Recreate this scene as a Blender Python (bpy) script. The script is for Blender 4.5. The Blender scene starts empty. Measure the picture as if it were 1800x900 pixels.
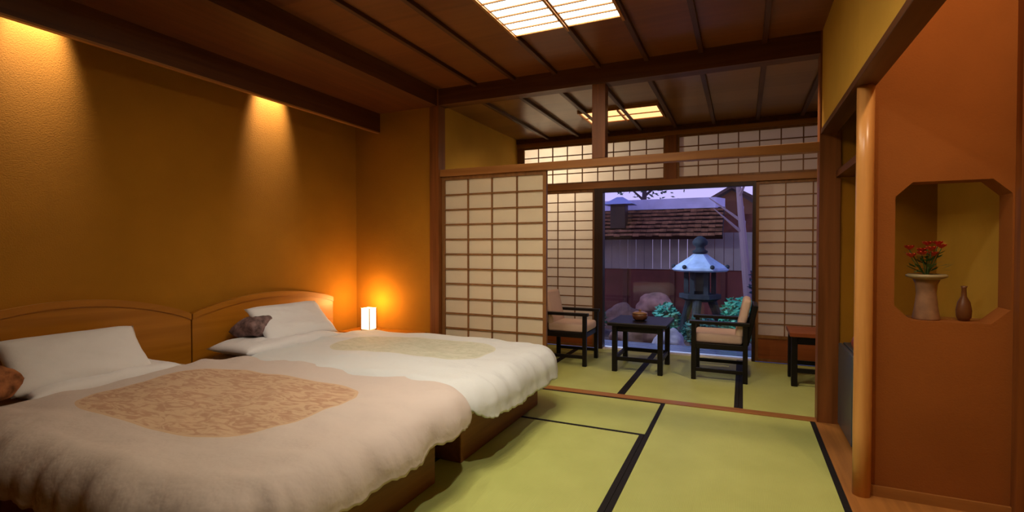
import bpy, bmesh, math, random
from mathutils import Vector, Matrix, noise

C = bpy.data.collections.new('room'); bpy.context.scene.collection.children.link(C)
PI = math.pi
def R(a): return math.radians(a)

# ------------------------------------------------------------------ camera
CAMH = 1.12
cd = bpy.data.cameras.new('camera'); cam = bpy.data.objects.new('camera', cd); C.objects.link(cam)
cd.sensor_width = 36; cd.lens = 36*890/1800; cd.clip_end = 200; cd.clip_start = 0.05
cam.location = (0, 0, CAMH); cam.rotation_euler = (R(90-0.966), 0, R(24.5))
bpy.context.scene.camera = cam

# ------------------------------------------------------------------ world, exposure
w = bpy.data.worlds.new('dusk'); bpy.context.scene.world = w; w.use_nodes = True
wn = w.node_tree.nodes; wl = w.node_tree.links
bg = wn['Background']; bg.inputs['Strength'].default_value = 1.2
tc = wn.new('ShaderNodeTexCoord'); sp = wn.new('ShaderNodeSeparateXYZ'); cr = wn.new('ShaderNodeValToRGB')
wl.new(tc.outputs['Generated'], sp.inputs[0]); wl.new(sp.outputs['Z'], cr.inputs[0]); wl.new(cr.outputs[0], bg.inputs['Color'])
cr.color_ramp.elements[0].color = (.55, .45, .80, 1); cr.color_ramp.elements[1].color = (.10, .17, .50, 1)
cr.color_ramp.elements[1].position = .8
vs = bpy.context.scene.view_settings
vs.view_transform = 'Standard'; vs.look = 'None'; vs.exposure = 0.35; vs.gamma = 1.0; vs.use_curve_mapping = False

LAMP_MAIN = ((1.0, .82, .56), 7.5)      # ceiling lamp paper
LAMP_BACK = ((1.0, .50, .20), 1.4)      # second room lamp paper
SCALLOP = 80.0; ADDED_DOWN = 48.0; BEDLAMP = 9.0; ADDED_GARDEN = 160.0

def lamp(kind, name, loc, energy, color, **kw):
    d = bpy.data.lights.new(name, kind); d.energy = energy; d.color = color
    o = bpy.data.objects.new(name, d); C.objects.link(o); o.location = loc
    for k, v in kw.items(): setattr(d, k, v)
    return o
def aim(o, target):
    o.rotation_euler = (Vector(target)-o.location).to_track_quat('-Z', 'Y').to_euler()

# ------------------------------------------------------------------ materials
def newmat(name):
    m = bpy.data.materials.new(name); m.use_nodes = True
    nt = m.node_tree; b = nt.nodes['Principled BSDF']
    return m, nt, b
def plain(name, col, rough=.6, spec=.3, metal=0, bump=0, bscale=60, var=0, vscale=3):
    m, nt, b = newmat(name); N = nt.nodes; L = nt.links
    b.inputs['Base Color'].default_value = (*col, 1); b.inputs['Roughness'].default_value = rough
    b.inputs['Specular IOR Level'].default_value = spec; b.inputs['Metallic'].default_value = metal
    t = N.new('ShaderNodeTexCoord')
    if var:
        n = N.new('ShaderNodeTexNoise'); n.inputs['Scale'].default_value = vscale; n.inputs['Detail'].default_value = 5
        r = N.new('ShaderNodeValToRGB'); L.new(t.outputs['Object'], n.inputs['Vector']); L.new(n.outputs['Fac'], r.inputs[0]); L.new(r.outputs[0], b.inputs['Base Color'])
        r.color_ramp.elements[0].position = .3; r.color_ramp.elements[1].position = .7
        r.color_ramp.elements[0].color = (*[c*(1-var) for c in col], 1); r.color_ramp.elements[1].color = (*[min(1, c*(1+var)) for c in col], 1)
    if bump:
        n = N.new('ShaderNodeTexNoise'); n.inputs['Scale'].default_value = bscale; n.inputs['Detail'].default_value = 4
        bp = N.new('ShaderNodeBump'); bp.inputs['Strength'].default_value = bump; bp.inputs['Distance'].default_value = .01
        L.new(t.outputs['Object'], n.inputs['Vector']); L.new(n.outputs['Fac'], bp.inputs['Height']); L.new(bp.outputs[0], b.inputs['Normal'])
    return m
def wood(name, c1, c2, axis='X', rough=.45, spec=.35, scale=1.0):
    m, nt, b = newmat(name); N = nt.nodes; L = nt.links
    t = N.new('ShaderNodeTexCoord'); mp = N.new('ShaderNodeMapping'); n = N.new('ShaderNodeTexNoise'); r = N.new('ShaderNodeValToRGB')
    s = [22*scale]*3; s['XYZ'.index(axis)] = 1.2*scale; mp.inputs['Scale'].default_value = s
    n.inputs['Scale'].default_value = 1; n.inputs['Detail'].default_value = 6; n.inputs['Distortion'].default_value = .6
    L.new(t.outputs['Object'], mp.inputs[0]); L.new(mp.outputs[0], n.inputs['Vector']); L.new(n.outputs['Fac'], r.inputs[0]); L.new(r.outputs[0], b.inputs['Base Color'])
    r.color_ramp.elements[0].position = .32; r.color_ramp.elements[1].position = .68
    r.color_ramp.elements[0].color = (*c1, 1); r.color_ramp.elements[1].color = (*c2, 1)
    b.inputs['Roughness'].default_value = rough; b.inputs['Specular IOR Level'].default_value = spec
    return m
def emit(name, col, s):
    m, nt, b = newmat(name); b.inputs['Base Color'].default_value = (.8, .75, .6, 1)
    b.inputs['Emission Color'].default_value = (*col, 1); b.inputs['Emission Strength'].default_value = s
    return m
def paper(name, col, trans=.45):
    m, nt, b = newmat(name); N = nt.nodes; L = nt.links
    d = N.new('ShaderNodeBsdfDiffuse'); tr = N.new('ShaderNodeBsdfTranslucent'); mx = N.new('ShaderNodeMixShader')
    n = N.new('ShaderNodeTexNoise'); n.inputs['Scale'].default_value = 9; n.inputs['Detail'].default_value = 6
    r = N.new('ShaderNodeValToRGB'); t = N.new('ShaderNodeTexCoord')
    r.color_ramp.elements[0].color = (*[c*.93 for c in col], 1); r.color_ramp.elements[1].color = (*col, 1)
    L.new(t.outputs['Object'], n.inputs['Vector']); L.new(n.outputs['Fac'], r.inputs[0])
    L.new(r.outputs[0], d.inputs['Color']); L.new(r.outputs[0], tr.inputs['Color'])
    mx.inputs[0].default_value = trans; L.new(d.outputs[0], mx.inputs[1]); L.new(tr.outputs[0], mx.inputs[2])
    L.new(mx.outputs[0], N['Material Output'].inputs['Surface']); return m
def glass(name):
    m, nt, b = newmat(name); N = nt.nodes; L = nt.links
    g = N.new('ShaderNodeBsdfGlossy'); g.inputs['Roughness'].default_value = .02
    t = N.new('ShaderNodeBsdfTransparent'); t.inputs[0].default_value = (.93, .95, .98, 1)
    f = N.new('ShaderNodeFresnel'); f.inputs[0].default_value = 1.45; mx = N.new('ShaderNodeMixShader')
    L.new(f.outputs[0], mx.inputs[0]); L.new(t.outputs[0], mx.inputs[1]); L.new(g.outputs[0], mx.inputs[2])
    L.new(mx.outputs[0], N['Material Output'].inputs['Surface']); return m
def tatami(name, c1, c2, axis):
    m, nt, b = newmat(name); N = nt.nodes; L = nt.links
    t = N.new('ShaderNodeTexCoord'); wv = N.new('ShaderNodeTexWave'); n = N.new('ShaderNodeTexNoise'); mx = N.new('ShaderNodeMixRGB'); r = N.new('ShaderNodeValToRGB')
    wv.bands_direction = axis; wv.inputs['Scale'].default_value = 45; wv.inputs['Distortion'].default_value = .4
    n.inputs['Scale'].default_value = 4; n.inputs['Detail'].default_value = 5
    L.new(t.outputs['Object'], wv.inputs['Vector']); L.new(t.outputs['Object'], n.inputs['Vector'])
    mx.inputs[0].default_value = .72; L.new(wv.outputs['Fac'], mx.inputs[1]); L.new(n.outputs['Fac'], mx.inputs[2])
    L.new(mx.outputs[0], r.inputs[0]); r.color_ramp.elements[0].position = .3; r.color_ramp.elements[1].position = .7
    r.color_ramp.elements[0].color = (*c1, 1); r.color_ramp.elements[1].color = (*c2, 1); L.new(r.outputs[0], b.inputs['Base Color'])
    bp = N.new('ShaderNodeBump'); bp.inputs['Strength'].default_value = .25; bp.inputs['Distance'].default_value = .002
    L.new(wv.outputs['Fac'], bp.inputs['Height']); L.new(bp.outputs[0], b.inputs['Normal'])
    b.inputs['Roughness'].default_value = .55; b.inputs['Specular IOR Level'].default_value = .3
    return m
def planks(name, c1, c2, pitch, rough=.4):
    """boards that lap across Y, each with its own tone, fine grain along X"""
    m, nt, b = newmat(name); N = nt.nodes; L = nt.links
    t = N.new('ShaderNodeTexCoord'); s = N.new('ShaderNodeSeparateXYZ'); L.new(t.outputs['Object'], s.inputs[0])
    dv = N.new('ShaderNodeMath'); dv.operation = 'DIVIDE'; dv.inputs[1].default_value = pitch; L.new(s.outputs['Y'], dv.inputs[0])
    fl = N.new('ShaderNodeMath'); fl.operation = 'FLOOR'; L.new(dv.outputs[0], fl.inputs[0])
    wnz = N.new('ShaderNodeTexWhiteNoise'); wnz.noise_dimensions = '1D'; L.new(fl.outputs[0], wnz.inputs['W'])
    mp = N.new('ShaderNodeMapping'); mp.inputs['Scale'].default_value = (1.1, 18, 18); L.new(t.outputs['Object'], mp.inputs[0])
    n = N.new('ShaderNodeTexNoise'); n.inputs['Scale'].default_value = 1; n.inputs['Detail'].default_value = 6; n.inputs['Distortion'].default_value = .8; L.new(mp.outputs[0], n.inputs['Vector'])
    mx = N.new('ShaderNodeMixRGB'); mx.inputs[0].default_value = .45; L.new(n.outputs['Fac'], mx.inputs[1]); L.new(wnz.outputs['Value'], mx.inputs[2])
    r = N.new('ShaderNodeValToRGB'); L.new(mx.outputs[0], r.inputs[0]); r.color_ramp.elements[0].position = .25; r.color_ramp.elements[1].position = .75
    r.color_ramp.elements[0].color = (*c1, 1); r.color_ramp.elements[1].color = (*c2, 1); L.new(r.outputs[0], b.inputs['Base Color'])
    b.inputs['Roughness'].default_value = rough; b.inputs['Specular IOR Level'].default_value = .4
    return m
def duvet_mat(name, base, cx, cy, hx, hy, rad, p1, p2, pscale):
    """woven cover with a rounded printed panel"""
    m, nt, b = newmat(name); N = nt.nodes; L = nt.links
    t = N.new('ShaderNodeTexCoord'); s = N.new('ShaderNodeSeparateXYZ'); L.new(t.outputs['Object'], s.inputs[0])
    def ma(op, a, bb=None):
        q = N.new('ShaderNodeMath'); q.operation = op
        for i, v in enumerate((a, bb)):
            if v is None: continue
            if hasattr(v, 'is_linked'): L.new(v, q.inputs[i])
            else: q.inputs[i].default_value = v
        return q.outputs[0]
    qx = ma('MAXIMUM', ma('SUBTRACT', ma('ABSOLUTE', ma('SUBTRACT', s.outputs['X'], cx)), hx-rad), 0.0)
    qy = ma('MAXIMUM', ma('SUBTRACT', ma('ABSOLUTE', ma('SUBTRACT', s.outputs['Y'], cy)), hy-rad), 0.0)
    dist = ma('SUBTRACT', ma('SQRT', ma('ADD', ma('MULTIPLY', qx, qx), ma('MULTIPLY', qy, qy))), rad)
    mask = ma('LESS_THAN', dist, 0.0); edge = ma('LESS_THAN', ma('ABSOLUTE', dist), 0.007)
    mp = N.new('ShaderNodeMapping'); mp.inputs['Scale'].default_value = (pscale*.55, pscale*1.3, 1); mp.inputs['Rotation'].default_value = (0, 0, .5)
    L.new(t.outputs['Object'], mp.inputs[0])
    n = N.new('ShaderNodeTexNoise'); n.inputs['Scale'].default_value = 1; n.inputs['Detail'].default_value = 3; n.inputs['Distortion'].default_value = 2.2; L.new(mp.outputs[0], n.inputs['Vector'])
    r = N.new('ShaderNodeValToRGB'); L.new(n.outputs['Fac'], r.inputs[0]); r.color_ramp.elements[0].position = .42; r.color_ramp.elements[1].position = .56
    r.color_ramp.elements[0].color = (*p1, 1); r.color_ramp.elements[1].color = (*p2, 1)
    m1 = N.new('ShaderNodeMixRGB'); L.new(mask, m1.inputs[0]); m1.inputs[1].default_value = (*base, 1); L.new(r.outputs[0], m1.inputs[2])
    m2 = N.new('ShaderNodeMixRGB'); L.new(edge, m2.inputs[0]); L.new(m1.outputs[0], m2.inputs[1]); m2.inputs[2].default_value = (*[c*1.0 for c in p2], 1)
    L.new(m2.outputs[0], b.inputs['Base Color']); b.inputs['Roughness'].default_value = .8; b.inputs['Specular IOR Level'].default_value = .15
    n2 = N.new('ShaderNodeTexNoise'); n2.inputs['Scale'].default_value = 14; n2.inputs['Detail'].default_value = 3; L.new(t.outputs['Object'], n2.inputs['Vector'])
    bp = N.new('ShaderNodeBump'); bp.inputs['Strength'].default_value = .35; bp.inputs['Distance'].default_value = .02; L.new(n2.outputs['Fac'], bp.inputs['Height']); L.new(bp.outputs[0], b.inputs['Normal'])
    return m

M = {}
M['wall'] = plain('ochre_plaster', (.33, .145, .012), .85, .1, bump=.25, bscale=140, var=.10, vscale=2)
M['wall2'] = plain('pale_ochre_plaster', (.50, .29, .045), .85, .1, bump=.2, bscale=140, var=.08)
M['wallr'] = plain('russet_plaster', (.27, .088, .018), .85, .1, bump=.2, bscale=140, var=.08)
M['ceil'] = planks('cedar_boards', (.12, .034, .007), (.21, .068, .015), .42)
M['ceil2'] = planks('cedar_boards_pale', (.15, .060, .014), (.24, .11, .03), .30, .28)
M['soffit'] = wood('soffit_boards', (.085, .024, .005), (.14, .042, .010), 'Y')
M['batten'] = wood('dark_batten', (.05, .014, .005), (.09, .03, .009), 'Y')
M['beamx'] = wood('beam_wood_x', (.07, .020, .005), (.12, .04, .010), 'X')
M['beamy'] = wood('beam_wood_y', (.07, .020, .005), (.12, .04, .010), 'Y')
M['post'] = wood('post_wood', (.14, .042, .009), (.24, .078, .018), 'Z')
M['rail'] = wood('rail_wood', (.26, .10, .022), (.38, .16, .04), 'X')
M['raily'] = wood('rail_wood_y', (.30, .12, .028), (.42, .18, .045), 'Y')
M['stile'] = wood('stile_wood', (.18, .075, .022), (.27, .12, .035), 'Z')
M['pillar'] = wood('pillar_wood', (.50, .22, .055), (.66, .33, .10), 'Z', .3, .5)
M['hip'] = wood('hip_board', (.20, .05, .012), (.30, .085, .02), 'X')
M['dark'] = wood('dark_frame', (.020, .008, .006), (.035, .014, .010), 'Z')
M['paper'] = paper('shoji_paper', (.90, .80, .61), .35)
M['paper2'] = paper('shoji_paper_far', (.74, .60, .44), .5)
M['heri'] = plain('black_border', (.012, .010, .010), .7, .2, bump=.1)
M['tatx'] = tatami('rush_mat', (.42, .46, .135), (.50, .55, .175), 'X')
M['tat2'] = tatami('rush_mat_second', (.42, .45, .14), (.50, .54, .18), 'X')
M['lampbig'] = emit('lamp_paper', *LAMP_MAIN)
M['lampsmall'] = emit('lamp_paper_back', *LAMP_BACK)
M['glass'] = glass('window_glass')
M['white'] = plain('white_cotton', (.72, .72, .75), .8, .15, bump=.35, bscale=16)
M['bedwood'] = wood('bed_wood', (.16, .055, .009), (.25, .095, .018), 'Y')
M['headwood'] = wood('headboard_wood', (.34, .125, .006), (.42, .16, .010), 'Y', .4)
M['mattress'] = plain('mattress_cloth', (.45, .36, .28), .8, .1, bump=.2)
M['brownprint'] = plain('brown_print', (.30, .12, .05), .8, .1, bump=.3, bscale=20, var=.65, vscale=22)
M['greyprint'] = plain('grey_print', (.18, .12, .12), .8, .1, bump=.3, bscale=20, var=.65, vscale=22)
M['black'] = wood('black_lacquer', (.004, .003, .003), (.009, .006, .006), 'X', .4, .25)
M['cushion'] = plain('chair_cushion', (.66, .48, .40), .8, .15, bump=.3, bscale=30)
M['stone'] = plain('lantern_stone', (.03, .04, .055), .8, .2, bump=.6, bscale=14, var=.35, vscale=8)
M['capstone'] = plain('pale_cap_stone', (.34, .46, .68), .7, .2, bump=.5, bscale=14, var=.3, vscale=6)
M['ground'] = plain('mossy_gravel', (.10, .065, .065), .9, .1, bump=.8, bscale=40, var=.5, vscale=5)

# ------------------------------------------------------------------ mesh helpers
def bx(bm, x0, x1, y0, y1, z0, z1, bevel=0, seg=2):
    r = bmesh.ops.create_cube(bm, size=1.0)
    vsn = r['verts']
    for v in vsn: v.co = Vector(((x0+x1)/2+v.co.x*(x1-x0), (y0+y1)/2+v.co.y*(y1-y0), (z0+z1)/2+v.co.z*(z1-z0)))
    if bevel:
        es = list({e for v in vsn for e in v.link_edges})
        bmesh.ops.bevel(bm, geom=es, offset=bevel, segments=seg, affect='EDGES', profile=.5)
    return bm
def B(*a, bevel=0, seg=2): return bx(bmesh.new(), *a, bevel=bevel, seg=seg)
def lathe(profile, n=32, bm=None, c=(0, 0)):
    bm = bm or bmesh.new(); rings = []
    for r, z in profile:
        rings.append([bm.verts.new((c[0]+r*math.cos(2*PI*i/n), c[1]+r*math.sin(2*PI*i/n), z)) for i in range(n)])
    for a, b_ in zip(rings, rings[1:]):
        for i in range(n): bm.faces.new((a[i], a[(i+1) % n], b_[(i+1) % n], b_[i]))
    bm.faces.new(rings[0][::-1]); bm.faces.new(rings[-1]); return bm
def prism(pts, z0, z1, bm=None):
    """extrude an outline given in XY from z0 to z1"""
    bm = bm or bmesh.new()
    a = [bm.verts.new((x, y, z0)) for x, y in pts]; b_ = [bm.verts.new((x, y, z1)) for x, y in pts]; n = len(pts)
    for i in range(n): bm.faces.new((a[i], a[(i+1) % n], b_[(i+1) % n], b_[i]))
    bm.faces.new(a[::-1]); bm.faces.new(b_); return bm
def tube(bm, p0, p1, r0, r1, n=10):
    p0 = Vector(p0); p1 = Vector(p1); d = (p1-p0).normalized(); a = d.orthogonal().normalized(); c = d.cross(a)
    ra = [bm.verts.new(p0+(a*math.cos(2*PI*i/n)+c*math.sin(2*PI*i/n))*r0) for i in range(n)]
    rb = [bm.verts.new(p1+(a*math.cos(2*PI*i/n)+c*math.sin(2*PI*i/n))*r1) for i in range(n)]
    for i in range(n): bm.faces.new((ra[i], ra[(i+1) % n], rb[(i+1) % n], rb[i]))
    bm.faces.new(ra[::-1]); bm.faces.new(rb); return bm
def obj(name, bm, mat, parent=None, smooth=False, loc=None):
    bmesh.ops.recalc_face_normals(bm, faces=bm.faces)
    me = bpy.data.meshes.new(name); bm.to_mesh(me); bm.free()
    if smooth:
        for p in me.polygons: p.use_smooth = True
    me.materials.append(mat); o = bpy.data.objects.new(name, me); C.objects.link(o)
    if parent: o.parent = parent
    if loc: o.location = loc
    return o
def struct(name, bm, mat, parent=None, smooth=False, label=None):
    o = obj(name, bm, mat, parent, smooth)
    if not parent: o['kind'] = 'structure'
    if label: o['label'] = label
    return o
def tag(o, label, cat, group=None, kind=None):
    o['label'] = label; o['category'] = cat
    if group: o['group'] = group
    if kind: o['kind'] = kind
    return o
def thing(name, label, cat, loc=(0, 0, 0), rz=0, group=None):
    o = bpy.data.objects.new(name, None); C.objects.link(o); o.location = loc; o.rotation_euler = (0, 0, rz)
    o.empty_display_size = .1
    return tag(o, label, cat, group)
def dup(root, loc, rz, label):
    r = root.copy(); C.objects.link(r); r.location = loc; r.rotation_euler = (0, 0, rz); r['label'] = label
    for ch in list(root.children):
        c = ch.copy(); C.objects.link(c); c.parent = r
        for g in ch.children:
            d = g.copy(); C.objects.link(d); d.parent = c
    return r

# ------------------------------------------------------------------ key planes (metres)
XL = -3.335; XS = -3.05; XB = -2.42; XR = .45; YP = 3.80; YF = 5.54; YB = -1.6
ZC = 2.49; ZB = 2.35; ZC2 = 2.385; XA = 1.04
YN = 2.74; YN2 = 2.86          # wall with the shaped opening

# ------------------------------------------------------------------ setting
struct('floor', B(XL-.1, 2.3, YB-.1, YF+.06, -.20, -.045), M['soffit'])
struct('wall_left', B(XL-.12, XL, YB, YP+.1, -.045, 2.6), M['wall'])
struct('wall_back', B(XL-.12, 1.4, YB-.12, YB, -.045, 2.6), M['wall'])
struct('wall_far', B(XL, -2.495, YP-.04, YP+.08, -.045, 2.6), M['wall'])
struct('wall_second_room_left', B(XB-.15, XB-.02, YP+.08, YF, -.045, 2.6), M['wall2'])
struct('wall_second_room_right', B(1.30, 1.42, YP-.0, YF, -.045, 2.6), M['wall'])
# alcove behind the opening
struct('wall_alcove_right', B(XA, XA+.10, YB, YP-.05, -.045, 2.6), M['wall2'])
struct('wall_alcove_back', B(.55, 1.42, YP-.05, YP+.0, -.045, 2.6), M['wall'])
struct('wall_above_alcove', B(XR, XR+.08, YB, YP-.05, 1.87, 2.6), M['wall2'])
# wall with chamfered opening (outline in XZ, extruded along Y)
def holed_wall():
    bm = bmesh.new()
    out = [(.50, 0), (XA, 0), (XA, 2.6), (.50, 2.6)]
    x0, x1, z0, z1, c = .612, 1.005, .80, 1.405, .062
    inn = [(x0+c, z0), (x1-c, z0), (x1, z0+c), (x1, z1-c), (x1-c, z1), (x0+c, z1), (x0, z1-c), (x0, z0+c)]
    for y, flip in ((YN, 0), (YN2, 1)):
        o = [bm.verts.new((x, y, z)) for x, z in out]; i = [bm.verts.new((x, y, z)) for x, z in inn]
        fs = [(o[0], o[1], i[1], i[0]), (o[1], i[2], i[1]), (o[1], o[2], i[3], i[2]), (o[2], i[4], i[3]), (o[2], o[3], i[5], i[4]), (o[3], i[6], i[5]), (o[3], o[0], i[7], i[6]), (o[0], i[0], i[7])]
        for f in fs: bm.faces.new(f)
        if y == YN: a = (o, i)
        else: b_ = (o, i)
    for k in range(4): bm.faces.new((a[0][k], a[0][(k+1) % 4], b_[0][(k+1) % 4], b_[0][k]))
    for k in range(8): bm.faces.new((a[1][k], a[1][(k+1) % 8], b_[1][(k+1) % 8], b_[1][k]))
    return bm
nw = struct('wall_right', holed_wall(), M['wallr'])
struct('sill', B(.60, 1.03, YN2-.04, YN2+.12, .765, .797, bevel=.004), M['raily'], nw)
struct('corner_post', B(1.012, XA, YN-.05, YN, -.045, 2.6), M['post'], nw)
struct('baseboard_right', B(.52, 1.012, YN-.014, YN, .004, .05), M['rail'])
struct('trim_1', B(.43, 1.04, YB, YP-.06, -.045, .004), M['raily'], label='wooden board floor strip along the alcove')
struct('ceiling_alcove', B(XR+.08, XA, YN2, YP-.05, 1.56, 1.60), M['soffit'])

# ceilings
ce = struct('ceiling', B(XB-.02, 1.42, YB, YP, ZC, ZC+.05), M['ceil'])
BT = [-1.824, -1.508, -1.195, -.885, -.571, -.242, .110]
BT = [b*1.12 for b in BT]
for x in BT:
    struct('batten', B(x-.016, x+.016, YB, YP-.05, ZC-.026, ZC+.005, bevel=.003), M['batten'], ce)
struct('ceiling_soffit', B(XS-.022, XB-.08, YB, YP-.04, ZB, ZB+.06), M['soffit'])
struct('ceiling_trough', B(XL, XS-.022, YB, YP-.04, 2.58, 2.64), M['soffit'])
struct('trim_2', B(XS-.022, XS, YB, YP-.04, 2.18, 2.58), M['beamy'], label='dark board hiding the wall light trough')
struct('edge_strip', B(XS-.032, XS-.001, YB, YP-.04, 2.169, 2.18), M['raily'], bpy.data.objects['trim_2'])
struct('trim_3', B(XB-.08, XB, YB, YP-.05, ZB-.005, ZC), M['beamy'], label='long dark beam at the edge of the ceiling')
struct('trim_4', B(XB-.0, XR+.1, YP-.055, YP+.055, ZB, ZC+.02), M['beamx'], label='cross beam between the two rooms')
ce2 = struct('ceiling_second_room', B(XB-.02, 1.42, YP+.055, YF, ZC2, ZC2+.05), M['ceil2'])
for x in BT+[.446*1.12, .80]:
    struct('batten', B(x-.017, x+.017, YP+.06, YF-.06, ZC2-.028, ZC2+.004, bevel=.003), M['batten'], ce2)
# posts and rails of the partition
struct('trim_5', B(-2.495, -2.405, YP-.06, YP+.05, -.045, ZC), M['post'], label='reddish square post left of the sliding paper door')
struct('trim_6', B(.44, .555, YP-.06, YP+.055, -.045, ZC+.02), M['post'], label='square post at the right end of the partition')
struct('trim_7', B(-2.405, .44, YP-.04, YP+.04, 1.735, 1.795, bevel=.003), M['rail'], label='grooved head rail over the partition opening')
struct('trim_8', B(-1.045, -.945, YP-.045, YP+.045, 1.795, ZB), M['post'], label='short hanging post from beam to head rail')
struct('trim_9', B(-2.405, .44, YP-.055, YP+.035, -.045, .004), M['rail'], label='wooden threshold between the tatami rooms')
# lintel over alcove and round pillar
struct('trim_10', B(XR-.005, XR+.085, YB, YP-.06, 1.838, 1.87, bevel=.003), M['beamy'], label='lintel along the top of the alcove')
prof = [(.035, 0), (.036, .3), (.035, .9), (.034, 1.5), (.034, 1.84)]
struct('trim_11', lathe([(r, z) for r, z in prof], 32, c=(.495, YN-.02)), M['pillar'], smooth=True, label='polished round log pillar beside the alcove')

# ------------------------------------------------------------------ shoji
def shoji(name, x0, x1, z0, z1, y, cols, rows, pm, fm, hip=0, label=None, th=.03, fr=.035, bar=.011, dbl=False):
    r = bpy.data.objects.new(name, None); C.objects.link(r); r['kind'] = 'structure'; r.location = (x0, y, 0)
    if label: r['label'] = label
    W = x1-x0; bm = bmesh.new(); zb = z0+hip
    for a, b_ in ((0, fr), (W-fr, W)): bx(bm, a, b_, -th/2, th/2, z0, z1)
    for a, b_ in ((z0, z0+fr), (z1-fr, z1)): bx(bm, fr, W-fr, -th/2, th/2, a, b_)
    if hip: bx(bm, fr, W-fr, -th/2, th/2, zb-.02, zb+.01)
    obj('frame', bm, fm, r)
    if hip: obj('hip_board', B(fr, W-fr, -.006, .006, z0+fr, zb-.02), M['hip'], r)
    zl = zb+.01 if hip else z0+fr
    bm = bmesh.new()
    for i in range(1, cols):
        x = fr+(W-2*fr)*i/cols; bx(bm, x-bar/2, x+bar/2, -.012, .0, zl, z1-fr)
    for i in range(1, rows):
        z = zl+(z1-fr-zl)*i/rows; bx(bm, fr, W-fr, -.0115, .0, z-bar/2, z+bar/2)
    obj('lattice', bm, fm, r)
    obj('paper', B(fr, W-fr, .001, .003, zl, z1-fr), pm, r)
    return r
shoji('door_1', -2.40, -1.425, .004, 1.735, YP, 4, 13, M['paper'], M['stile'], label='cream paper sliding door with brown lattice behind the beds', fr=.03, bar=.012)
# far wall
struct('trim_12', B(XB-.02, 1.30, YF-.06, YF+.05, 2.335, ZC2), M['batten'], label='dark strip where far screen meets the ceiling')
struct('trim_13', B(XB-.02, 1.30, YF-.035, YF+.035, 2.29, 2.335), M['rail'], label='top rail over the transom screens')
struct('trim_14', B(XB-.02, 1.30, YF-.04, YF+.04, 1.77, 1.835, bevel=.003), M['rail'], label='head rail over the garden window')
struct('trim_15', B(-.745, -.63, YF-.035, YF+.035, 1.835, 2.29), M['post'], label='upright dividing the transom screens')
struct('trim_16', B(XB-.02, XB+.04, YF-.03, YF+.04, -.045, 2.29), M['stile'], label='corner upright of the far screen')
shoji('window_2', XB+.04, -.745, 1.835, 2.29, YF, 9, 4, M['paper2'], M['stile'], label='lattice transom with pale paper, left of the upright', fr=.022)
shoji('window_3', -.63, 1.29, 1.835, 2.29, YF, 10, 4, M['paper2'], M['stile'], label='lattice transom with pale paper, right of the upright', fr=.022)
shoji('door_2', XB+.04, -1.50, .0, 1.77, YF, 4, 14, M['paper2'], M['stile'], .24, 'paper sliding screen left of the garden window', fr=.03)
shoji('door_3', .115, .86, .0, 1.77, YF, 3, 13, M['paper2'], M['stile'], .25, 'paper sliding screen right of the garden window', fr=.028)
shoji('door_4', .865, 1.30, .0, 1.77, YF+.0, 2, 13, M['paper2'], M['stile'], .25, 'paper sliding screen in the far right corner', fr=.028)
wd = bpy.data.objects.new('window_1', None); C.objects.link(wd); wd['kind'] = 'structure'; wd['label'] = 'large garden window in a dark frame'
bm = bmesh.new()
bx(bm, -1.50, -1.405, YF-.05, YF+.05, -.02, 1.77); bx(bm, .085, .115, YF-.05, YF+.05, -.02, 1.77); bx(bm, -1.405, .085, YF-.05, YF+.05, 1.73, 1.77)
obj('frame', bm, M['dark'], wd)
obj('window_sill', B(-1.405, .085, YF-.05, YF+.09, -.045, .012, bevel=.003), plain('pale_sill', (.75, .74, .80), .35, .5), wd)
obj('glass_pane', B(-1.405, .085, YF+.02, YF+.024, .012, 1.73), M['glass'], wd)

# ------------------------------------------------------------------ tatami mats
def mat_(x0, x1, y0, y1, label, along='Y', bw=.028, m='tatx', cut=False):
    cx, cy = (x0+x1)/2, (y0+y1)/2
    t = thing('tatami_mat', label, 'tatami mat', (cx, cy, 0), 0, 'tatami mats on the floor')
    a, b_ = (x1-x0)/2-.001, (y1-y0)/2-.001
    obj('rush_cover', B(-a, a, -b_, b_, -.044, 0, bevel=.002), M[m], t)
    for s in (-1, 1):
        if along == 'Y': lo, hi = sorted((s*a, s*(a-bw))); obj('cloth_border', B(lo, hi, -b_, b_, -.0435, .0012), M['heri'], t)
        else: lo, hi = sorted((s*b_, s*(b_-bw*.8))); obj('cloth_border', B(-a, a, lo, hi, -.0435, .0012), M['heri'], t)
    return t
YT = YP-.055
mat_(-.526, .43, 1.84, YT, 'long green tatami mat beside the wooden strip of the alcove')
mat_(-.526, .43, -.07, 1.84, 'green tatami mat nearest the camera on the right')
mat_(-1.482, -.526, 1.145, 3.05, 'long green tatami mat along the foot of the beds')
mat_(-1.482, -.526, -.765, 1.145, 'green tatami mat beside the foot of the nearer bed')
mat_(-2.40, -.526, 3.05, YT, 'green tatami mat between farther bed and wooden threshold', 'X')
Y2 = YP+.035
mat_(-2.42, -1.66, Y2, YF-.05, 'far room tatami mat under the left armchair back', m='tat2')
mat_(-1.66, -.84, Y2, YF-.05, 'far room tatami mat between left armchair and low table', m='tat2')
mat_(-.84, -.02, Y2, YF-.05, 'far room tatami mat under the right armchair', m='tat2')
mat_(-.02, .80, Y2, YF-.05, 'far room tatami mat at the far right under the stand', m='tat2')

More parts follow.
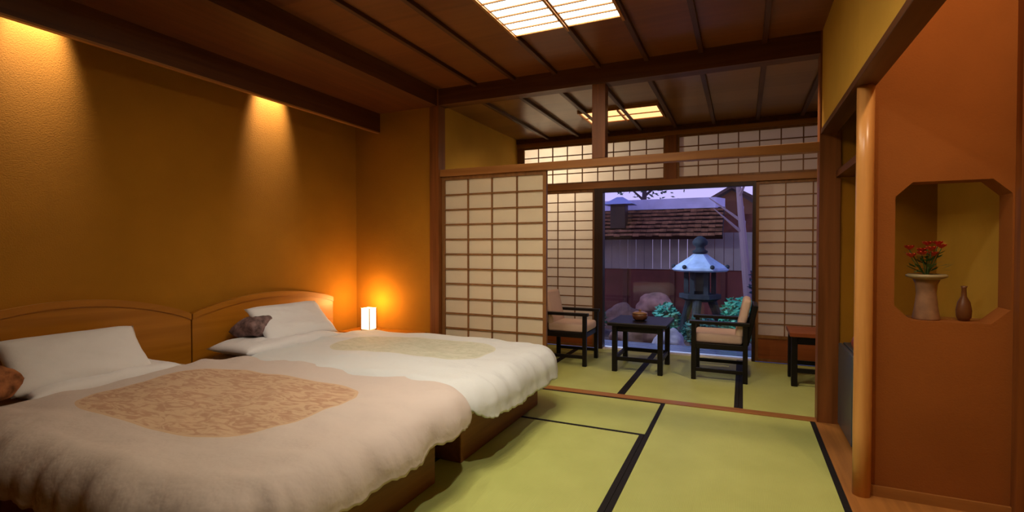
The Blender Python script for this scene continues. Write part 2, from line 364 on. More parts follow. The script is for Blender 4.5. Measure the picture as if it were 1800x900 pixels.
# ------------------------------------------------------------------ ceiling lamps
def ceiling_lamp(x0, x1, y0, y1, zc, nb, pm, label, drop=.03):
    t = thing('ceiling_lamp', label, 'ceiling lamp', ((x0+x1)/2, (y0+y1)/2, zc))
    a, b_ = (x1-x0)/2, (y1-y0)/2
    obj('lamp_paper', B(-a, a, -b_, b_, -drop+.012, -drop+.015), pm, t)
    bm = bmesh.new(); f = .016
    for s in (-1, 1):
        lo, hi = sorted((s*a, s*(a+f))); bx(bm, lo, hi, -b_-f-.03, b_+f+.03, -drop-.004, 0)
        lo, hi = sorted((s*b_, s*(b_+f*.7))); bx(bm, -a, a, lo, hi, -drop+.004, 0)
    obj('frame', bm, M['raily'], t)
    obj('centre_bar', B(-.007, .007, -b_, b_+.05, -drop-.006, -drop+.012), M['raily'], t)
    bm = bmesh.new()
    for i in range(1, nb):
        y = -b_+2*b_*i/nb; bx(bm, -a, a, y-.005, y+.005, -drop+.002, -drop+.010)
    obj('lattice', bm, M['stile'], t)
    return t
ceiling_lamp(-1.325, -.655, .95, 2.965, ZC-.0, 22, M['lampbig'], 'large glowing paper ceiling lamp over the front of the room')
ceiling_lamp(-1.385, -.69, 4.57, 4.98, ZC2, 2, M['lampsmall'], 'small orange glowing paper ceiling lamp in the far room')

# trough wall washers, and unseen room downlights added for brightness
def downlight(x, y, z, label, group, e, target, size, blend, col, r=.035):
    t = thing('downlight', label, 'downlight', (x, y, z), 0, group)
    obj('housing', lathe([(r+.012, -.004), (r+.012, .0), (r, .0), (r, -.003)], 24), M['stile'], t)
    l = lamp('SPOT', 'bulb_light', (x, y, z-.02), e, col, spot_size=R(size), spot_blend=blend, shadow_soft_size=.03)
    aim(l, target)
    l.parent = t; l.location = (0, 0, -.02)
    return t
warm = (1.0, .60, .32)
for y, lb in ((2.80, 'recessed wall washer over the farther headboard'), (1.36, 'recessed wall washer over the nearer headboard'), (-.1, 'added unseen wall washer left of the nearer bed')):  # the last washer is out of view, added for extra light
    downlight(XL+.15, y, 2.58, lb, 'wall washers in the light trough', SCALLOP, (XL, y, 2.24), 52, .8, (1.0, .80, .98))
for x, y, tx, ty, e, lb in ((-.35, 1.3, -.2, 2.5, 1, 'added unseen downlight above the tatami by the alcove'), (-1.7, 1.75, -2.0, 2.9, 1.0, 'added unseen downlight above the gap between the beds'), (-1.2, 1.75, -1.8, 3.75, .85, 'added unseen downlight aimed at the paper sliding door')):
    downlight(x, y, ZC, lb, 'added ceiling downlights out of view', ADDED_DOWN*e, (tx, ty, 0), 105, .9, (1.0, .88, .74))  # unseen downlights added to raise the room brightness
downlight(.80, 1.75, 2.488, 'downlight inside the alcove ceiling', None, 30, (.74, YN, 1.7), 150, .9, (1.0, .70, .45))
for x, lb in ((.25, 'added downlight hidden behind the cross beam at the right'), (-1.7, 'added downlight hidden behind the cross beam at the left')):
    downlight(x, 3.925, ZC2-.001, lb, 'added unseen downlights of the far room', 36, (x-.1, 5.0, 0), 130, .9, (1.0, .72, .46))  # unseen lamps added to brighten the far room

# ------------------------------------------------------------------ beds
def bed(y0, y1, label, rise, ya, yb):
    t = thing('platform_bed', label, 'bed', (XL, y0, .0014)); w_ = y1-y0
    obj('base', B(.06, 2.015, .02, w_-.02, 0, .235, bevel=.006), M['bedwood'], t)
    obj('mattress', B(.07, 2.07, .0, w_, .235, .395, bevel=.045, seg=4), M['mattress'], t, True)
    bm = bmesh.new(); n = 40; a = []; pts = []
    for i in range(n+1):
        u = i/n; y = ya+(yb-ya)*u
        z = .68+rise*max(0, math.sin(PI*u))**.8
        pts.append((y, z))
    fr = [bm.verts.new((.05, y, z)) for y, z in pts]; bk = [bm.verts.new((.005, y, z)) for y, z in pts]
    fb = [bm.verts.new((.05, y, .0)) for y, z in pts]; bb = [bm.verts.new((.005, y, .0)) for y, z in pts]
    for i in range(n):
        bm.faces.new((fr[i], fr[i+1], bk[i+1], bk[i])); bm.faces.new((fr[i], fb[i], fb[i+1], fr[i+1]))
        bm.faces.new((bk[i], bk[i+1], bb[i+1], bb[i])); bm.faces.new((fb[i], bb[i], bb[i+1], fb[i+1]))
    bm.faces.new((fr[0], bk[0], bb[0], fb[0])); bm.faces.new((fr[-1], fb[-1], bb[-1], bk[-1]))
    hb = obj('headboard', bm, M['headwood'], t)
    bm = bmesh.new()
    for i in range(n):
        y0_, z0_ = pts[i]; y1_, z1_ = pts[i+1]
        p = [bm.verts.new(q) for q in ((.058, y0_, z0_-.035), (.058, y1_, z1_-.035), (.058, y1_, z1_+.004), (.058, y0_, z0_+.004), (.048, y0_, z0_-.035), (.048, y1_, z1_-.035), (.048, y1_, z1_+.004), (.048, y0_, z0_+.004))]
        for f in ((0, 1, 2, 3), (3, 2, 6, 7), (0, 4, 5, 1), (4, 7, 6, 5)): bm.faces.new([p[k] for k in f])
    obj('top_moulding', bm, M['headwood'], hb)
    return t
bed(.93, 2.04, 'wooden platform bed nearer the camera with an arched headboard', .15, -.12, 1.207)
bed(2.24, 3.36, 'wooden platform bed farther off beside the corner lamp', .095, -.093, 1.16)

def duvet(name, x0, x1, y0, y1, z, drops, seed, mat, label, rc=.14):
    """sheet laid over the rounded box x0..x1, y0..y1; drops = how far it hangs (x1 foot, y0 near, y1 far, x0 head)"""
    cx, cy = (x0+x1)/2, (y0+y1)/2; hx, hy = (x1-x0)/2, (y1-y0)/2
    NX, NY = 190, 130; ext = .26; RR = .15
    bm = bmesh.new(); grid = []; out_ = {}
    for i in range(NX+1):
        row = []
        for j in range(NY+1):
            px = -(hx+ext)+2*(hx+ext)*i/NX; py = -(hy+ext)+2*(hy+ext)*j/NY
            # squash the far corners of the square sheet
            qx = max(abs(px)-(hx-rc), 0); qy = max(abs(py)-(hy-rc), 0); L_ = math.hypot(qx, qy)
            q = L_-rc
            if q <= 0: x, y, dz, nx_, ny_, fall = px, py, 0, 0, 0, 0
            else:
                nx_ = math.copysign(qx/L_, px); ny_ = math.copysign(qy/L_, py)
                bxp = math.copysign(hx-rc, px)*(1 if qx > 0 else 0)+(px if qx == 0 else 0)
                byp = math.copysign(hy-rc, py)*(1 if qy > 0 else 0)+(py if qy == 0 else 0)
                wx, wy = nx_*nx_, ny_*ny_
                lim = wx*(drops[0] if nx_ > 0 else drops[3])+wy*(drops[1] if ny_ < 0 else drops[2])
                q = q/ext*lim; q = min(q, lim)
                if q < RR*PI/2: f = RR*math.sin(q/RR); dz = RR*(1-math.cos(q/RR))
                else: f = RR+.18*(q-RR*PI/2); dz = RR+(q-RR*PI/2)
                fall = q
                tt = math.atan2(y_ if False else (byp+ny_*.1), bxp+nx_*.1)
                s_ = (bxp*abs(ny_)+byp*abs(nx_))*3.6+tt*1.6
                ruf = (noise.noise(Vector((s_*1.2, seed, 0)))*.03+noise.noise(Vector((s_*2.6, seed+5, 0)))*.008)*min(1, fall/.2)
                x = bxp+nx_*(rc+f+ruf); y = byp+ny_*(rc+f+ruf)
                dz *= 1+noise.noise(Vector((s_*1.7, seed+9, 1)))*.13+noise.noise(Vector((s_*5.5, seed+3, 1)))*.06
            X, Y = cx+x, cy+y
            puff = .02*noise.noise(Vector((X*2.2, Y*2.2, seed)))+.009*noise.noise(Vector((X*6, Y*9, seed+2)))
            n3 = noise.noise(Vector((X*3+Y*1.5, Y*5-X*2, seed+7))); puff += .012*(1-abs(n3)*2)*max(0, min(1, (L_)/.25))
            row.append(bm.verts.new((X, Y, z-dz+puff))); out_[row[-1]] = (L_-rc) > ext*.999
        grid.append(row)
    for i in range(NX):
        for j in range(NY):
            q4 = (grid[i][j], grid[i+1][j], grid[i+1][j+1], grid[i][j+1])
            if sum(out_[v] for v in q4) < 3: bm.faces.new(q4)
    bmesh.ops.delete(bm, geom=[v for v in bm.verts if not v.link_faces], context='VERTS')
    bmesh.ops.remove_doubles(bm, verts=bm.verts, dist=.0008)
    o = obj(name, bm, mat, None, True)
    md = o.modifiers.new('thickness', 'SOLIDIFY'); md.thickness = .022; md.offset = -1
    return tag(o, label, 'duvet')
DW = (.80, .70, .58)
d1m = duvet_mat('duvet_cover_tan', (.58, .51, .48), -2.17, 1.555, .60, .38, .27, (.46, .29, .20), (.58, .42, .29), 17)
d2m = duvet_mat('duvet_cover_pale', (.63, .67, .70), -2.06, 2.86, .58, .28, .22, (.50, .52, .42), (.58, .59, .50), 18)
duvet('duvet', -2.86, -1.30, .98, 2.125, .440, (.255, .26, .07, .06), 1.3, d1m, 'cream duvet with a tan printed panel on the nearer bed')
duvet('duvet', -2.82, -1.285, 2.205, 3.30, .445, (.285, .12, .20, .06), 8.7, d2m, 'white duvet with a pale green panel on the farther bed')

# ------------------------------------------------------------------ pillows
def pillow_bm(wx, wy, t, seed, pinch=.1):
    bm = bmesh.new(); n = 28; S = []
    for side in (1, -1):
        g = []
        for i in range(n+1):
            row = []
            for j in range(n+1):
                u = -1+2*i/n; v = -1+2*j/n
                h = ((1-u**4)*(1-v**4))**.5 if abs(u) < 1 and abs(v) < 1 else 0
                kx = 1-pinch*(1-u*u)*abs(v)**3*.6; ky = 1-pinch*(1-v*v)*abs(u)**3*.6
                x = u*wx/2*ky; y = v*wy/2*kx
                wr = noise.noise(Vector((u*2.2, v*2.2, seed)))*.012*h+noise.noise(Vector((u*6, v*6, seed)))*.006*h
                row.append(bm.verts.new((x, y, side*(t/2*h)+wr+(.004*noise.noise(Vector((u*5, v*5, seed+4))) if h == 0 else 0))))
            g.append(row)
        for i in range(n):
            for j in range(n):
                f = (g[i][j], g[i+1][j], g[i+1][j+1], g[i][j+1]); bm.faces.new(f if side > 0 else f[::-1])
    bmesh.ops.remove_doubles(bm, verts=bm.verts, dist=.0015); return bm
def pillow(loc, rot, wx, wy, t, mat, label, seed):
    o = obj('pillow', pillow_bm(wx, wy, t, seed), mat, None, True, loc); o.rotation_euler = rot
    return tag(o, label, 'pillow', 'pillows on the beds')
pillow((-3.05, 1.50, .44), (0, 0, 0), .36, .70, .10, M['white'], 'flat white pillow under the leaning one on the nearer bed', 2.2)
pillow((-2.98, .99, .52), (0, R(-10), R(14)), .24, .26, .17, M['brownprint'], 'brown printed pillow at the left edge on the nearer bed', 3.3)
pillow((-3.06, 1.42, .56), (0, R(44), R(-3)), .33, .60, .12, M['white'], 'white pillow leaning on the headboard of the nearer bed', 4.1)
pillow((-3.02, 2.60, .448), (0, 0, 0), .40, .82, .11, M['white'], 'flat white pillow under the printed one on the farther bed', 5.2)
pillow((-3.11, 2.62, .56), (0, R(-10), R(2)), .24, .54, .16, M['greyprint'], 'dark grey printed pillow behind the white one, farther bed', 6.3)
pillow((-3.03, 2.74, .575), (0, R(42), R(-2)), .34, .62, .12, M['white'], 'white pillow leaning on the headboard of the farther bed', 7.4)

# ------------------------------------------------------------------ nightstand and lamp
t = thing('nightstand', 'low wooden nightstand in the corner behind the farther bed', 'nightstand', (-2.95, 3.60, 0))
obj('cabinet_body', B(-.30, .40, -.13, .15, 0, .35, bevel=.004), M['bedwood'], t)
obj('top_board', B(-.32, .42, -.15, .155, .35, .375, bevel=.004), M['headwood'], t)
dr = obj('drawer_front', B(-.27, .37, -.142, -.128, .20, .33, bevel=.003), M['headwood'], t)
obj('knob', lathe([(.006, 0), (.012, .008), (.012, .014), (.004, .018)], 16), M['dark'], dr, True, (.05, -.143, .265)).rotation_euler = (R(90), 0, 0)
t = thing('table_lamp', 'small glowing paper table lamp in the corner', 'lamp', (-3.04, 3.58, .375))
t.scale = (.76, .76, .95)
obj('lamp_base', B(-.065, .065, -.065, .065, 0, .018, bevel=.003), M['stile'], t)
for a in (-1, 1):
    for b_ in (-1, 1): obj('frame_post', B(a*.062-.004, a*.062+.004, b_*.062-.004, b_*.062+.004, .018, .22), M['stile'], t)
bm = bmesh.new(); pts = [(.058, .058), (-.058, .058), (-.058, -.058), (.058, -.058)]
va = [bm.verts.new((x, y, .02)) for x, y in pts]; vb = [bm.verts.new((x, y, .215)) for x, y in pts]
for i in range(4): bm.faces.new((va[i], va[(i+1) % 4], vb[(i+1) % 4], vb[i]))
obj('lamp_shade', bm, emit('bedside_paper', (1, .62, .28), 5), t)
l = lamp('POINT', 'bulb_light', (0, 0, .25), BEDLAMP, (1, .50, .16), shadow_soft_size=.05); l.parent = t

# ------------------------------------------------------------------ far room furniture
def armchair(loc, rz, label):
    t = thing('armchair', label, 'armchair', loc, rz, 'low black armchairs by the garden window')
    for x in (-.20, .20):
        for y in (-.205, .205):
            obj('leg', B(x-.019, x+.019, y-.017, y+.017, 0, .475, bevel=.003), M['black'], t)
    for y in (-.205, .205):
        obj('armrest', B(-.235, .235, y-.026, y+.026, .472, .50, bevel=.005), M['black'], t)
        obj('side_rail', B(-.20, .20, y-.012, y+.012, .265, .31, bevel=.002), M['black'], t)
        obj('stretcher', B(-.20, .20, y-.010, y+.010, .07, .10, bevel=.002), M['black'], t)
    bm = bmesh.new()
    bx(bm, .185, .205, -.19, .19, .265, .31); bx(bm, -.205, -.185, -.19, .19, .265, .31); bx(bm, -.19, .19, -.19, .19, .295, .308)
    obj('seat_frame', bm, M['black'], t)
    obj('seat_cushion', B(-.18, .21, -.185, .185, .308, .392, bevel=.025, seg=4), M['cushion'], t, True)
    b = obj('backrest', B(-.020, .020, -.185, .185, 0, .34, bevel=.006), M['black'], t, False, (-.205, 0, .31)); b.rotation_euler = (0, R(-12), 0)
    b = obj('back_cushion', B(0, .065, -.18, .18, 0, .33, bevel=.028, seg=4), M['cushion'], t, True, (-.18, 0, .36)); b.rotation_euler = (0, R(-12), 0)
    return t
ch = armchair((-1.545, 4.80, .0014), 0, 'black armchair with pale cushions left of the low table')
dup(ch, (-.175, 4.76, .0014), PI, 'black armchair with tan seat in front of the garden window, right of table')
t = thing('low_table', 'low square black table between the two armchairs', 'table', (-.85, 4.78, .0014))
obj('table_top', B(-.26, .26, -.28, .28, .415, .445, bevel=.006), M['black'], t)
obj('apron', B(-.20, .20, -.225, .225, .36, .415), M['black'], t)
for x in (-.20, .20):
    for y in (-.23, .23): obj('leg', B(x-.022, x+.022, y-.022, y+.022, 0, .415, bevel=.003), M['black'], t)
for y in (-.23, .23): obj('stretcher', B(-.18, .18, y-.010, y+.010, .10, .135), M['black'], t)
for x in (-.20, .20): obj('stretcher', B(x-.010, x+.010, -.21, .21, .10, .135), M['black'], t)
bw = thing('lidded_bowl', 'small brown round lidded bowl on the low table', 'bowl', (-.86, 4.74, .4465))
obj('bowl_body', lathe([(.035, 0), (.06, .012), (.070, .04), (.068, .062)], 32), plain('brown_ceramic', (.12, .045, .02), .3, .5), bw, True)
ld = obj('lid', lathe([(.071, .062), (.066, .072), (.03, .084), (.012, .086)], 32), plain('tan_ceramic', (.25, .13, .06), .3, .5), bw, True)
obj('knob', lathe([(.008, .085), (.013, .093), (.011, .10), (.003, .103)], 16), plain('tan_knob', (.22, .11, .05), .3, .5), ld, True)
t = thing('side_stand', 'low dark stand with reddish top at the far right', 'stand', (.61, 4.82, .0014))
obj('table_top', B(-.26, .26, -.20, .20, .40, .435, bevel=.005), wood('red_top', (.22, .05, .015), (.32, .085, .025), 'X'), t)
for x in (-.225, .225):
    for y in (-.165, .165): obj('leg', B(x-.022, x+.022, y-.022, y+.022, 0, .40, bevel=.003), M['black'], t)
for y in (-.165, .165): obj('stretcher', B(-.205, .205, y-.010, y+.010, .11, .145), M['black'], t)
for y in (-.165, .165): obj('apron', B(-.205, .205, y-.010, y+.010, .34, .40), M['black'], t)

# ------------------------------------------------------------------ alcove: cabinet, jar, vase, gourd
t = thing('small_cabinet', 'dark blue-grey small cabinet standing in the alcove', 'cabinet', (.77, 3.48, .004))
obj('body', B(-.20, .22, -.22, .22, .02, .53, bevel=.006), plain('slate_paint', (.035, .05, .075), .35, .5), t)
obj('door', B(-.225, -.202, -.215, .215, .025, .525, bevel=.005), plain('slate_door', (.045, .065, .095), .3, .5), t)
for x in (-.16, .18):
    for y in (-.18, .18): obj('foot', lathe([(.02, 0), (.02, .022)], 14, c=(x, y)), M['dark'], t)
t = obj('tea_jar', lathe([(.035, 0), (.05, .02), (.055, .045), (.045, .075), (.02, .09)], 28), plain('red_lacquer', (.16, .02, .015), .35, .5), None, True, (.62, 3.42, .534))
tag(t, 'small dark red round jar on the alcove cabinet', 'jar')
VX, VY = .745, 2.815
t = thing('flower_vase', 'flared stoneware vase on the sill holding red flowers', 'vase', (VX, VY, .797))
obj('vase_body', lathe([(.048, 0), (.050, .01), (.042, .06), (.036, .12), (.040, .16), (.05, .185)], 32), plain('vase_clay', (.28, .15, .08), .45, .4, var=.3, vscale=20), t, True)
obj('vase_rim', lathe([(.05, .182), (.073, .192), (.075, .20), (.068, .205), (.045, .20)], 32), plain('vase_glaze', (.32, .26, .14), .4, .4), t, True)
random.seed(5)
bq = thing('flower_arrangement', 'red flowers with green leaves in the stoneware vase', 'flowers', (VX, VY, .797))
st = bmesh.new(); lf = bmesh.new(); fls = []
for k in range(9):
    a = k*2*PI/9; r = .055*random.uniform(.5, 1.2); top = Vector((r*math.cos(a), r*math.sin(a)*.55, .30+random.uniform(-.03, .035)))
    tube(st, (0, 0, .19), top, .0022, .0018, 6); fls.append(top)
for k in range(46):
    a = random.uniform(0, 2*PI); r = random.uniform(.01, .082); c = Vector((r*math.cos(a), r*math.sin(a)*.55, random.uniform(.215, .30)))
    d = Vector((math.cos(a), math.sin(a), random.uniform(-.3, .6))).normalized()*.026; s = d.cross(Vector((0, 0, 1))).normalized()*.009
    lf.faces.new([lf.verts.new(c+q) for q in (-d, s, d, -s)])
obj('stems', st, plain('stem_green', (.05, .10, .02), .6), bq); obj('leaves', lf, plain('leaf_green', (.06, .13, .03), .55), bq)
fm = plain('red_petals', (.60, .06, .03), .6)
for p in fls:
    bm = bmesh.new()
    for ring, rr in ((8, .030), (6, .019)):
        for q in range(ring):
            a = q*2*PI/ring; d = Vector((math.cos(a), math.sin(a), .35 if ring == 7 else 1.0)).normalized()*rr; s = Vector((-math.sin(a), math.cos(a), 0))*rr*.45
            bm.faces.new([bm.verts.new(v) for v in (Vector((0, 0, 0)), d*.6+s, d, d*.6-s)])
    obj('bloom', bm, fm, bq, False, p)
t = obj('bud_vase', lathe([(.016, 0), (.026, .02), (.028, .05), (.022, .085), (.010, .11), (.0085, .145), (.012, .155)], 28), plain('dark_bronze', (.13, .045, .012), .4, .4), None, True, (.878, 2.82, .797))
tag(t, 'small dark brown gourd-shaped bud vase on the sill', 'vase')

# ------------------------------------------------------------------ garden
random.seed(11)
gm = bmesh.new(); n = 46; g = []
for i in range(n+1):
    row = []
    for j in range(n+1):
        x = -9+15*i/n; y = YF+.06+11*j/n
        row.append(gm.verts.new((x, y, -.16+.05*noise.noise(Vector((x, y, 0)))*min(1, (y-YF)/1.5))))
    g.append(row)
for i in range(n):
    for j in range(n): gm.faces.new((g[i][j], g[i+1][j], g[i+1][j+1], g[i][j+1]))
struct('ground', gm, M['ground'], smooth=True)
dk = thing('garden_deck', 'weathered timber step outside the garden window', 'deck', (-.7, YF+.10, -.10))
for k in range(4): obj('deck_board', B(-1.6, 1.6, .14*k, .14*k+.132, .05, .075, bevel=.004), plain('bluish_timber', (.12, .14, .24), .2, .5, var=.2), dk)  # bluish reflection put into the board colour
for x in (-1.4, 0, 1.4): obj('joist', B(x-.03, x+.03, 0, .55, -.10, .05), M['dark'], dk)
def hexa(r, z, rot=0): return [(r*math.cos(PI/3*i+rot), r*math.sin(PI/3*i+rot), z) for i in range(6)]
def loft(rings):
    bm = bmesh.new(); R_ = [[bm.verts.new(p) for p in r] for r in rings]; n = len(rings[0])
    for a, b_ in zip(R_, R_[1:]):
        for i in range(n): bm.faces.new((a[i], a[(i+1) % n], b_[(i+1) % n], b_[i]))
    bm.faces.new(R_[0][::-1]); bm.faces.new(R_[-1]); return bm
# garden wall building
gb = thing('garden_wall', 'board garden wall with a brown shingled roof', 'garden wall', (-2.2, 9.6, -.2))
obj('lower_boards', B(-2.5, 3.9, 0, .10, 0, .93), plain('red_boards', (.15, .04, .035), .7, var=.3, vscale=2), gb)
gp = bmesh.new()
for k in range(42): bx(gp, -2.5+.152*k, -2.5+.152*k+.144, -.035, -.0, .92, 1.58)
obj('grey_panel', gp, plain('grey_boards', (.30, .25, .25), .7, var=.15), gb)
for k in range(8): obj('post', B(-2.4+.85*k, -2.32+.85*k, -.06, -.0, 0, .92), plain('dark_red_post', (.10, .03, .025), .6), gb)
rf = bmesh.new()
for k in range(7):
    z0 = 1.52+.075*k; y0 = -.62+.12*k
    for q in range(41):
        xx = -2.7+.112*q
        bx(rf, xx, xx+.108, y0, y0+.14, z0+random.uniform(-.008, .008), z0+.045+random.uniform(-.006, .006))
obj('roof', rf, plain('brown_shingle', (.24, .11, .06), .8, var=.5, vscale=9), gb)
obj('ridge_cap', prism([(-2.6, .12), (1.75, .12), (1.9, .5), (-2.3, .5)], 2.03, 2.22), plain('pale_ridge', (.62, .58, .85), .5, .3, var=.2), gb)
obj('roof_boarding', prism([(-.62, 1.50), (.24, 2.05), (.24, 2.0), (-.58, 1.46)], 0, 4.6), M['dark'], gb).matrix_local = Matrix(((0, 0, 1, -2.7), (1, 0, 0, 0), (0, 1, 0, 0), (0, 0, 0, 1)))
vb = obj('vent_box', B(.0, .27, -.46, -.2, 1.66, 2.10, bevel=.01), M['dark'], gb)
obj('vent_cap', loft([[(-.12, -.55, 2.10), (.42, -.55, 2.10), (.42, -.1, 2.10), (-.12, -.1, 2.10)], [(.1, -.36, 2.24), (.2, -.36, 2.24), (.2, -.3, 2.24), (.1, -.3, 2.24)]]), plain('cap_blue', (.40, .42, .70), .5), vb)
sh = thing('garden_shed', 'small brown gabled shed at the right end of the garden wall', 'shed', (-.30, 10.6, -.2))
obj('shed_wall', B(-.55, .75, 0, .8, 0, 1.95), plain('shed_boards', (.22, .08, .05), .8, var=.4, vscale=5), sh)
rb = bmesh.new()
for sgn in (-1, 1):
    p = [rb.verts.new(v) for v in ((.1, -.2, 2.50), (.1, 1.0, 2.50), (.1+sgn*.85, 1.0, 2.0), (.1+sgn*.85, -.2, 2.0), (.1, -.2, 2.44), (.1, 1.0, 2.44), (.1+sgn*.85, 1.0, 1.94), (.1+sgn*.85, -.2, 1.94))]
    for f in ((0, 1, 2, 3), (4, 5, 6, 7), (0, 4, 7, 3), (1, 5, 6, 2), (3, 2, 6, 7), (0, 1, 5, 4)): rb.faces.new([p[k] for k in f])
obj('shed_roof', rb, plain('shed_roof_boards', (.12, .07, .06), .8, var=.4), sh)
obj('gable', prism([(-.55, 1.95), (.75, 1.95), (.1, 2.42)], -.02, .06), plain('gable_boards', (.25, .11, .06), .8), sh).matrix_local = Matrix(((1, 0, 0, 0), (0, 0, 1, 0), (0, 1, 0, 0), (0, 0, 0, 1)))
# stone lantern
sl = thing('stone_lantern', 'stone garden lantern with a broad pale blue cap', 'stone lantern', (-.53, 7.35, -.17))
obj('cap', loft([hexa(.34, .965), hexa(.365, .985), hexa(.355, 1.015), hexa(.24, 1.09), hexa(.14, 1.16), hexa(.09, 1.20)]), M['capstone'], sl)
for i in range(6):
    a = PI/3*i; bm = bmesh.new(); bmesh.ops.create_icosphere(bm, subdivisions=2, radius=.03)
    obj('cap_scroll', bm, M['stone'], sl, True, (.345*math.cos(a), .345*math.sin(a), 1.03))
obj('finial', lathe([(.05, 1.20), (.095, 1.215), (.10, 1.24), (.06, 1.265), (.055, 1.30), (.095, 1.33), (.10, 1.37), (.07, 1.415), (.02, 1.445)], 24), M['stone'], sl, True)
fb = bmesh.new()
for i in range(6):
    a = PI/3*i; x, y = .175*math.cos(a), .175*math.sin(a); bx(fb, x-.03, x+.03, y-.03, y+.03, .66, .97)
bx(fb, -.10, .10, -.10, .10, .66, .70)
obj('fire_box', fb, M['stone'], sl)
obj('light_core', lathe([(.10, .70), (.11, .80), (.10, .95)], 6), plain('core_stone', (.10, .11, .12), .8), sl)
obj('platform', loft([hexa(.19, .56), hexa(.27, .60), hexa(.27, .66)]), M['stone'], sl)
for i in range(3):
    a = 2*PI/3*i+.4; bm = bmesh.new(); tube(bm, (.16*math.cos(a), .16*math.sin(a), .58), (.26*math.cos(a), .26*math.sin(a), .30), .06, .05); tube(bm, (.26*math.cos(a), .26*math.sin(a), .30), (.29*math.cos(a), .29*math.sin(a), .0), .05, .07)
    obj('leg', bm, M['stone'], sl)
def rock(loc, s, label, seed, col):
    bm = bmesh.new(); bmesh.ops.create_icosphere(bm, subdivisions=4, radius=1)
    for v in bm.verts:
        k = 1+.28*noise.noise(v.co*1.3+Vector((seed, 0, 0)))+.10*noise.noise(v.co*3+Vector((seed, 3, 0)))
        v.co = Vector((v.co.x*s[0]*k, v.co.y*s[1]*k, max(v.co.z, -.3)*s[2]*k))
    o = obj('garden_rock', bm, plain('rock', col, .85, .2, bump=.6, bscale=12, var=.35, vscale=6), None, True, loc)
    return tag(o, label, 'rock', 'rocks in the garden')
rock((-1.75, 8.15, -.1), (.36, .28, .30), 'brownish garden rock left of the stone lantern', 1, (.17, .09, .08))
rock((-1.32, 7.05, -.12), (.36, .24, .22), 'low brown rock behind the bowl on the low table', 4, (.16, .09, .08))
rock((-.80, 6.42, -.12), (.22, .18, .22), 'small pale grey rock just behind the low table', 7, (.30, .28, .36))
rock((-2.62, 8.3, -.1), (.34, .30, .32), 'dark garden rock at the left edge of the window', 9, (.10, .08, .10))
rock((-.10, 6.5, -.12), (.28, .20, .14), 'flat dark rock behind the right armchair', 12, (.12, .12, .16))
rock((-1.38, 8.95, .10), (.30, .22, .24), 'pinkish flat-topped rock by the garden wall', 15, (.42, .22, .18))
def shrub(loc, r, h, n_, label, seed, col):
    random.seed(seed); t = thing('garden_shrub', label, 'shrub', loc, 0, 'shrubs in the garden')
    sm = bmesh.new(); lm = bmesh.new()
    for k in range(9):
        a = random.uniform(0, 2*PI); q = random.uniform(.3, .8)*r; tube(sm, (0, 0, 0), (q*math.cos(a), q*math.sin(a), h*random.uniform(.5, .9)), .012, .004, 6)
    for k in range(n_):
        v = Vector((random.gauss(0, 1), random.gauss(0, 1), random.gauss(0, 1))).normalized()*random.uniform(.55, 1.0)
        c = Vector((v.x*r, v.y*r, h*.52+v.z*h*.48)); d = Vector((random.gauss(0, 1), random.gauss(0, 1), random.gauss(0, .5))).normalized()*random.uniform(.03, .055); s = d.orthogonal().normalized()*random.uniform(.012, .02)
        lm.faces.new([lm.verts.new(c+x_) for x_ in (-d, s, d, -s)])
    obj('stems', sm, plain('stem_brown', (.07, .05, .04), .8), t); obj('foliage', lm, plain('leaf', col, .45, .4, var=.4, vscale=6), t)
shrub((-.02, 7.12, -.16), .27, .66, 800, 'bright teal green shrub right of the stone lantern', 3, (.05, .34, .21))
shrub((-1.0, 7.62, -.16), .20, .48, 500, 'teal green shrub left of the stone lantern', 6, (.08, .36, .26))
shrub((-.47, 6.78, -.16), .24, .42, 500, 'low dark green shrub at the foot of the lantern', 8, (.02, .12, .10))
shrub((-2.10, 7.4, -.16), .28, .42, 500, 'dark green shrub behind the low table, far left', 12, (.02, .07, .035))
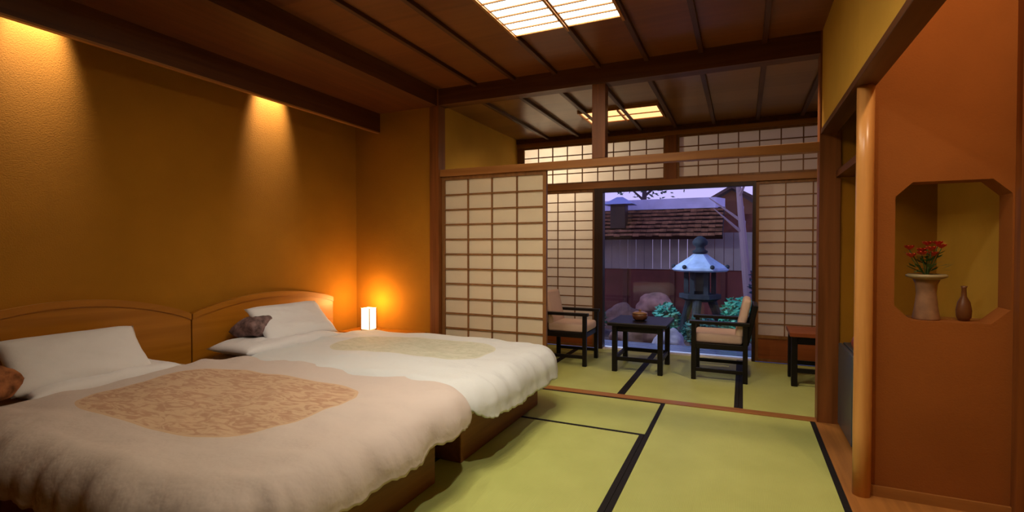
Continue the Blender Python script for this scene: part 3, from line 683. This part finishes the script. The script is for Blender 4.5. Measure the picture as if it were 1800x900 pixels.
shrub((.42, 7.9, -.16), .34, 1.35, 1200, 'tall dark shrub at the right edge of the window', 15, (.02, .05, .07))
def tree(x, y, h, r, lean, label, seed, nl, bark=(.10, .07, .08), spread=.55):
    random.seed(seed); t = thing('garden_tree', label, 'tree', (x, y, -.2), 0, 'trees beyond the garden wall')
    bm = bmesh.new(); top = Vector((lean, 0, h)); tube(bm, (0, 0, 0), top*.5, r, r*.75); tube(bm, top*.5, top, r*.75, r*.35)
    for k in range(7):
        a = random.uniform(0, 2*PI); p = top*random.uniform(.5, .95); tube(bm, p, p+Vector((math.cos(a), math.sin(a), .8))*random.uniform(.9, 1.8)*spread, r*.35, r*.08, 6)
    obj('trunk', bm, plain('bark', bark, .9, bump=.6), t)
    lm = bmesh.new()
    for k in range(nl):
        v = Vector((random.gauss(0, spread), random.gauss(0, spread), random.gauss(0, spread*.7))); c = top+v; d = Vector((random.gauss(0, 1), random.gauss(0, 1), random.gauss(0, .5))).normalized()*.07; s = d.orthogonal().normalized()*.03
        lm.faces.new([lm.verts.new(c+q) for q in (-d, s, d, -s)])
    obj('crown', lm, plain('tree_leaf', (.05, .09, .06), .6, var=.4), t)
tree(.13, 8.7, 2.9, .075, -.25, 'slim pinkish trunk right of the stone lantern', 21, 350, (.34, .24, .28), .30)
tree(1.2, 13.6, 4.0, .12, .2, 'slim tree at the right edge beyond the wall', 22, 700)
tree(-2.6, 14.5, 3.6, .12, .1, 'leafy tree behind the roof ridge', 23, 900)

# unseen garden lamp added to light the left transom from outside
t = thing('added_garden_lamp', 'unseen lamp post added outside the left screens', 'lamp post', (-2.0, 6.36, -.2))
obj('pole', lathe([(.02, 0), (.018, 2.2)], 12), M['dark'], t, True)
obj('lamp_head', lathe([(.05, 2.2), (.07, 2.22), (.07, 2.34), (.04, 2.37)], 16), emit('added_lamp_globe', (.8, .85, 1), 6), t, True)
l = lamp('POINT', 'bulb_light', (0, -.12, 2.28), ADDED_GARDEN, (.75, .88, 1.0), shadow_soft_size=.06); l.parent = t
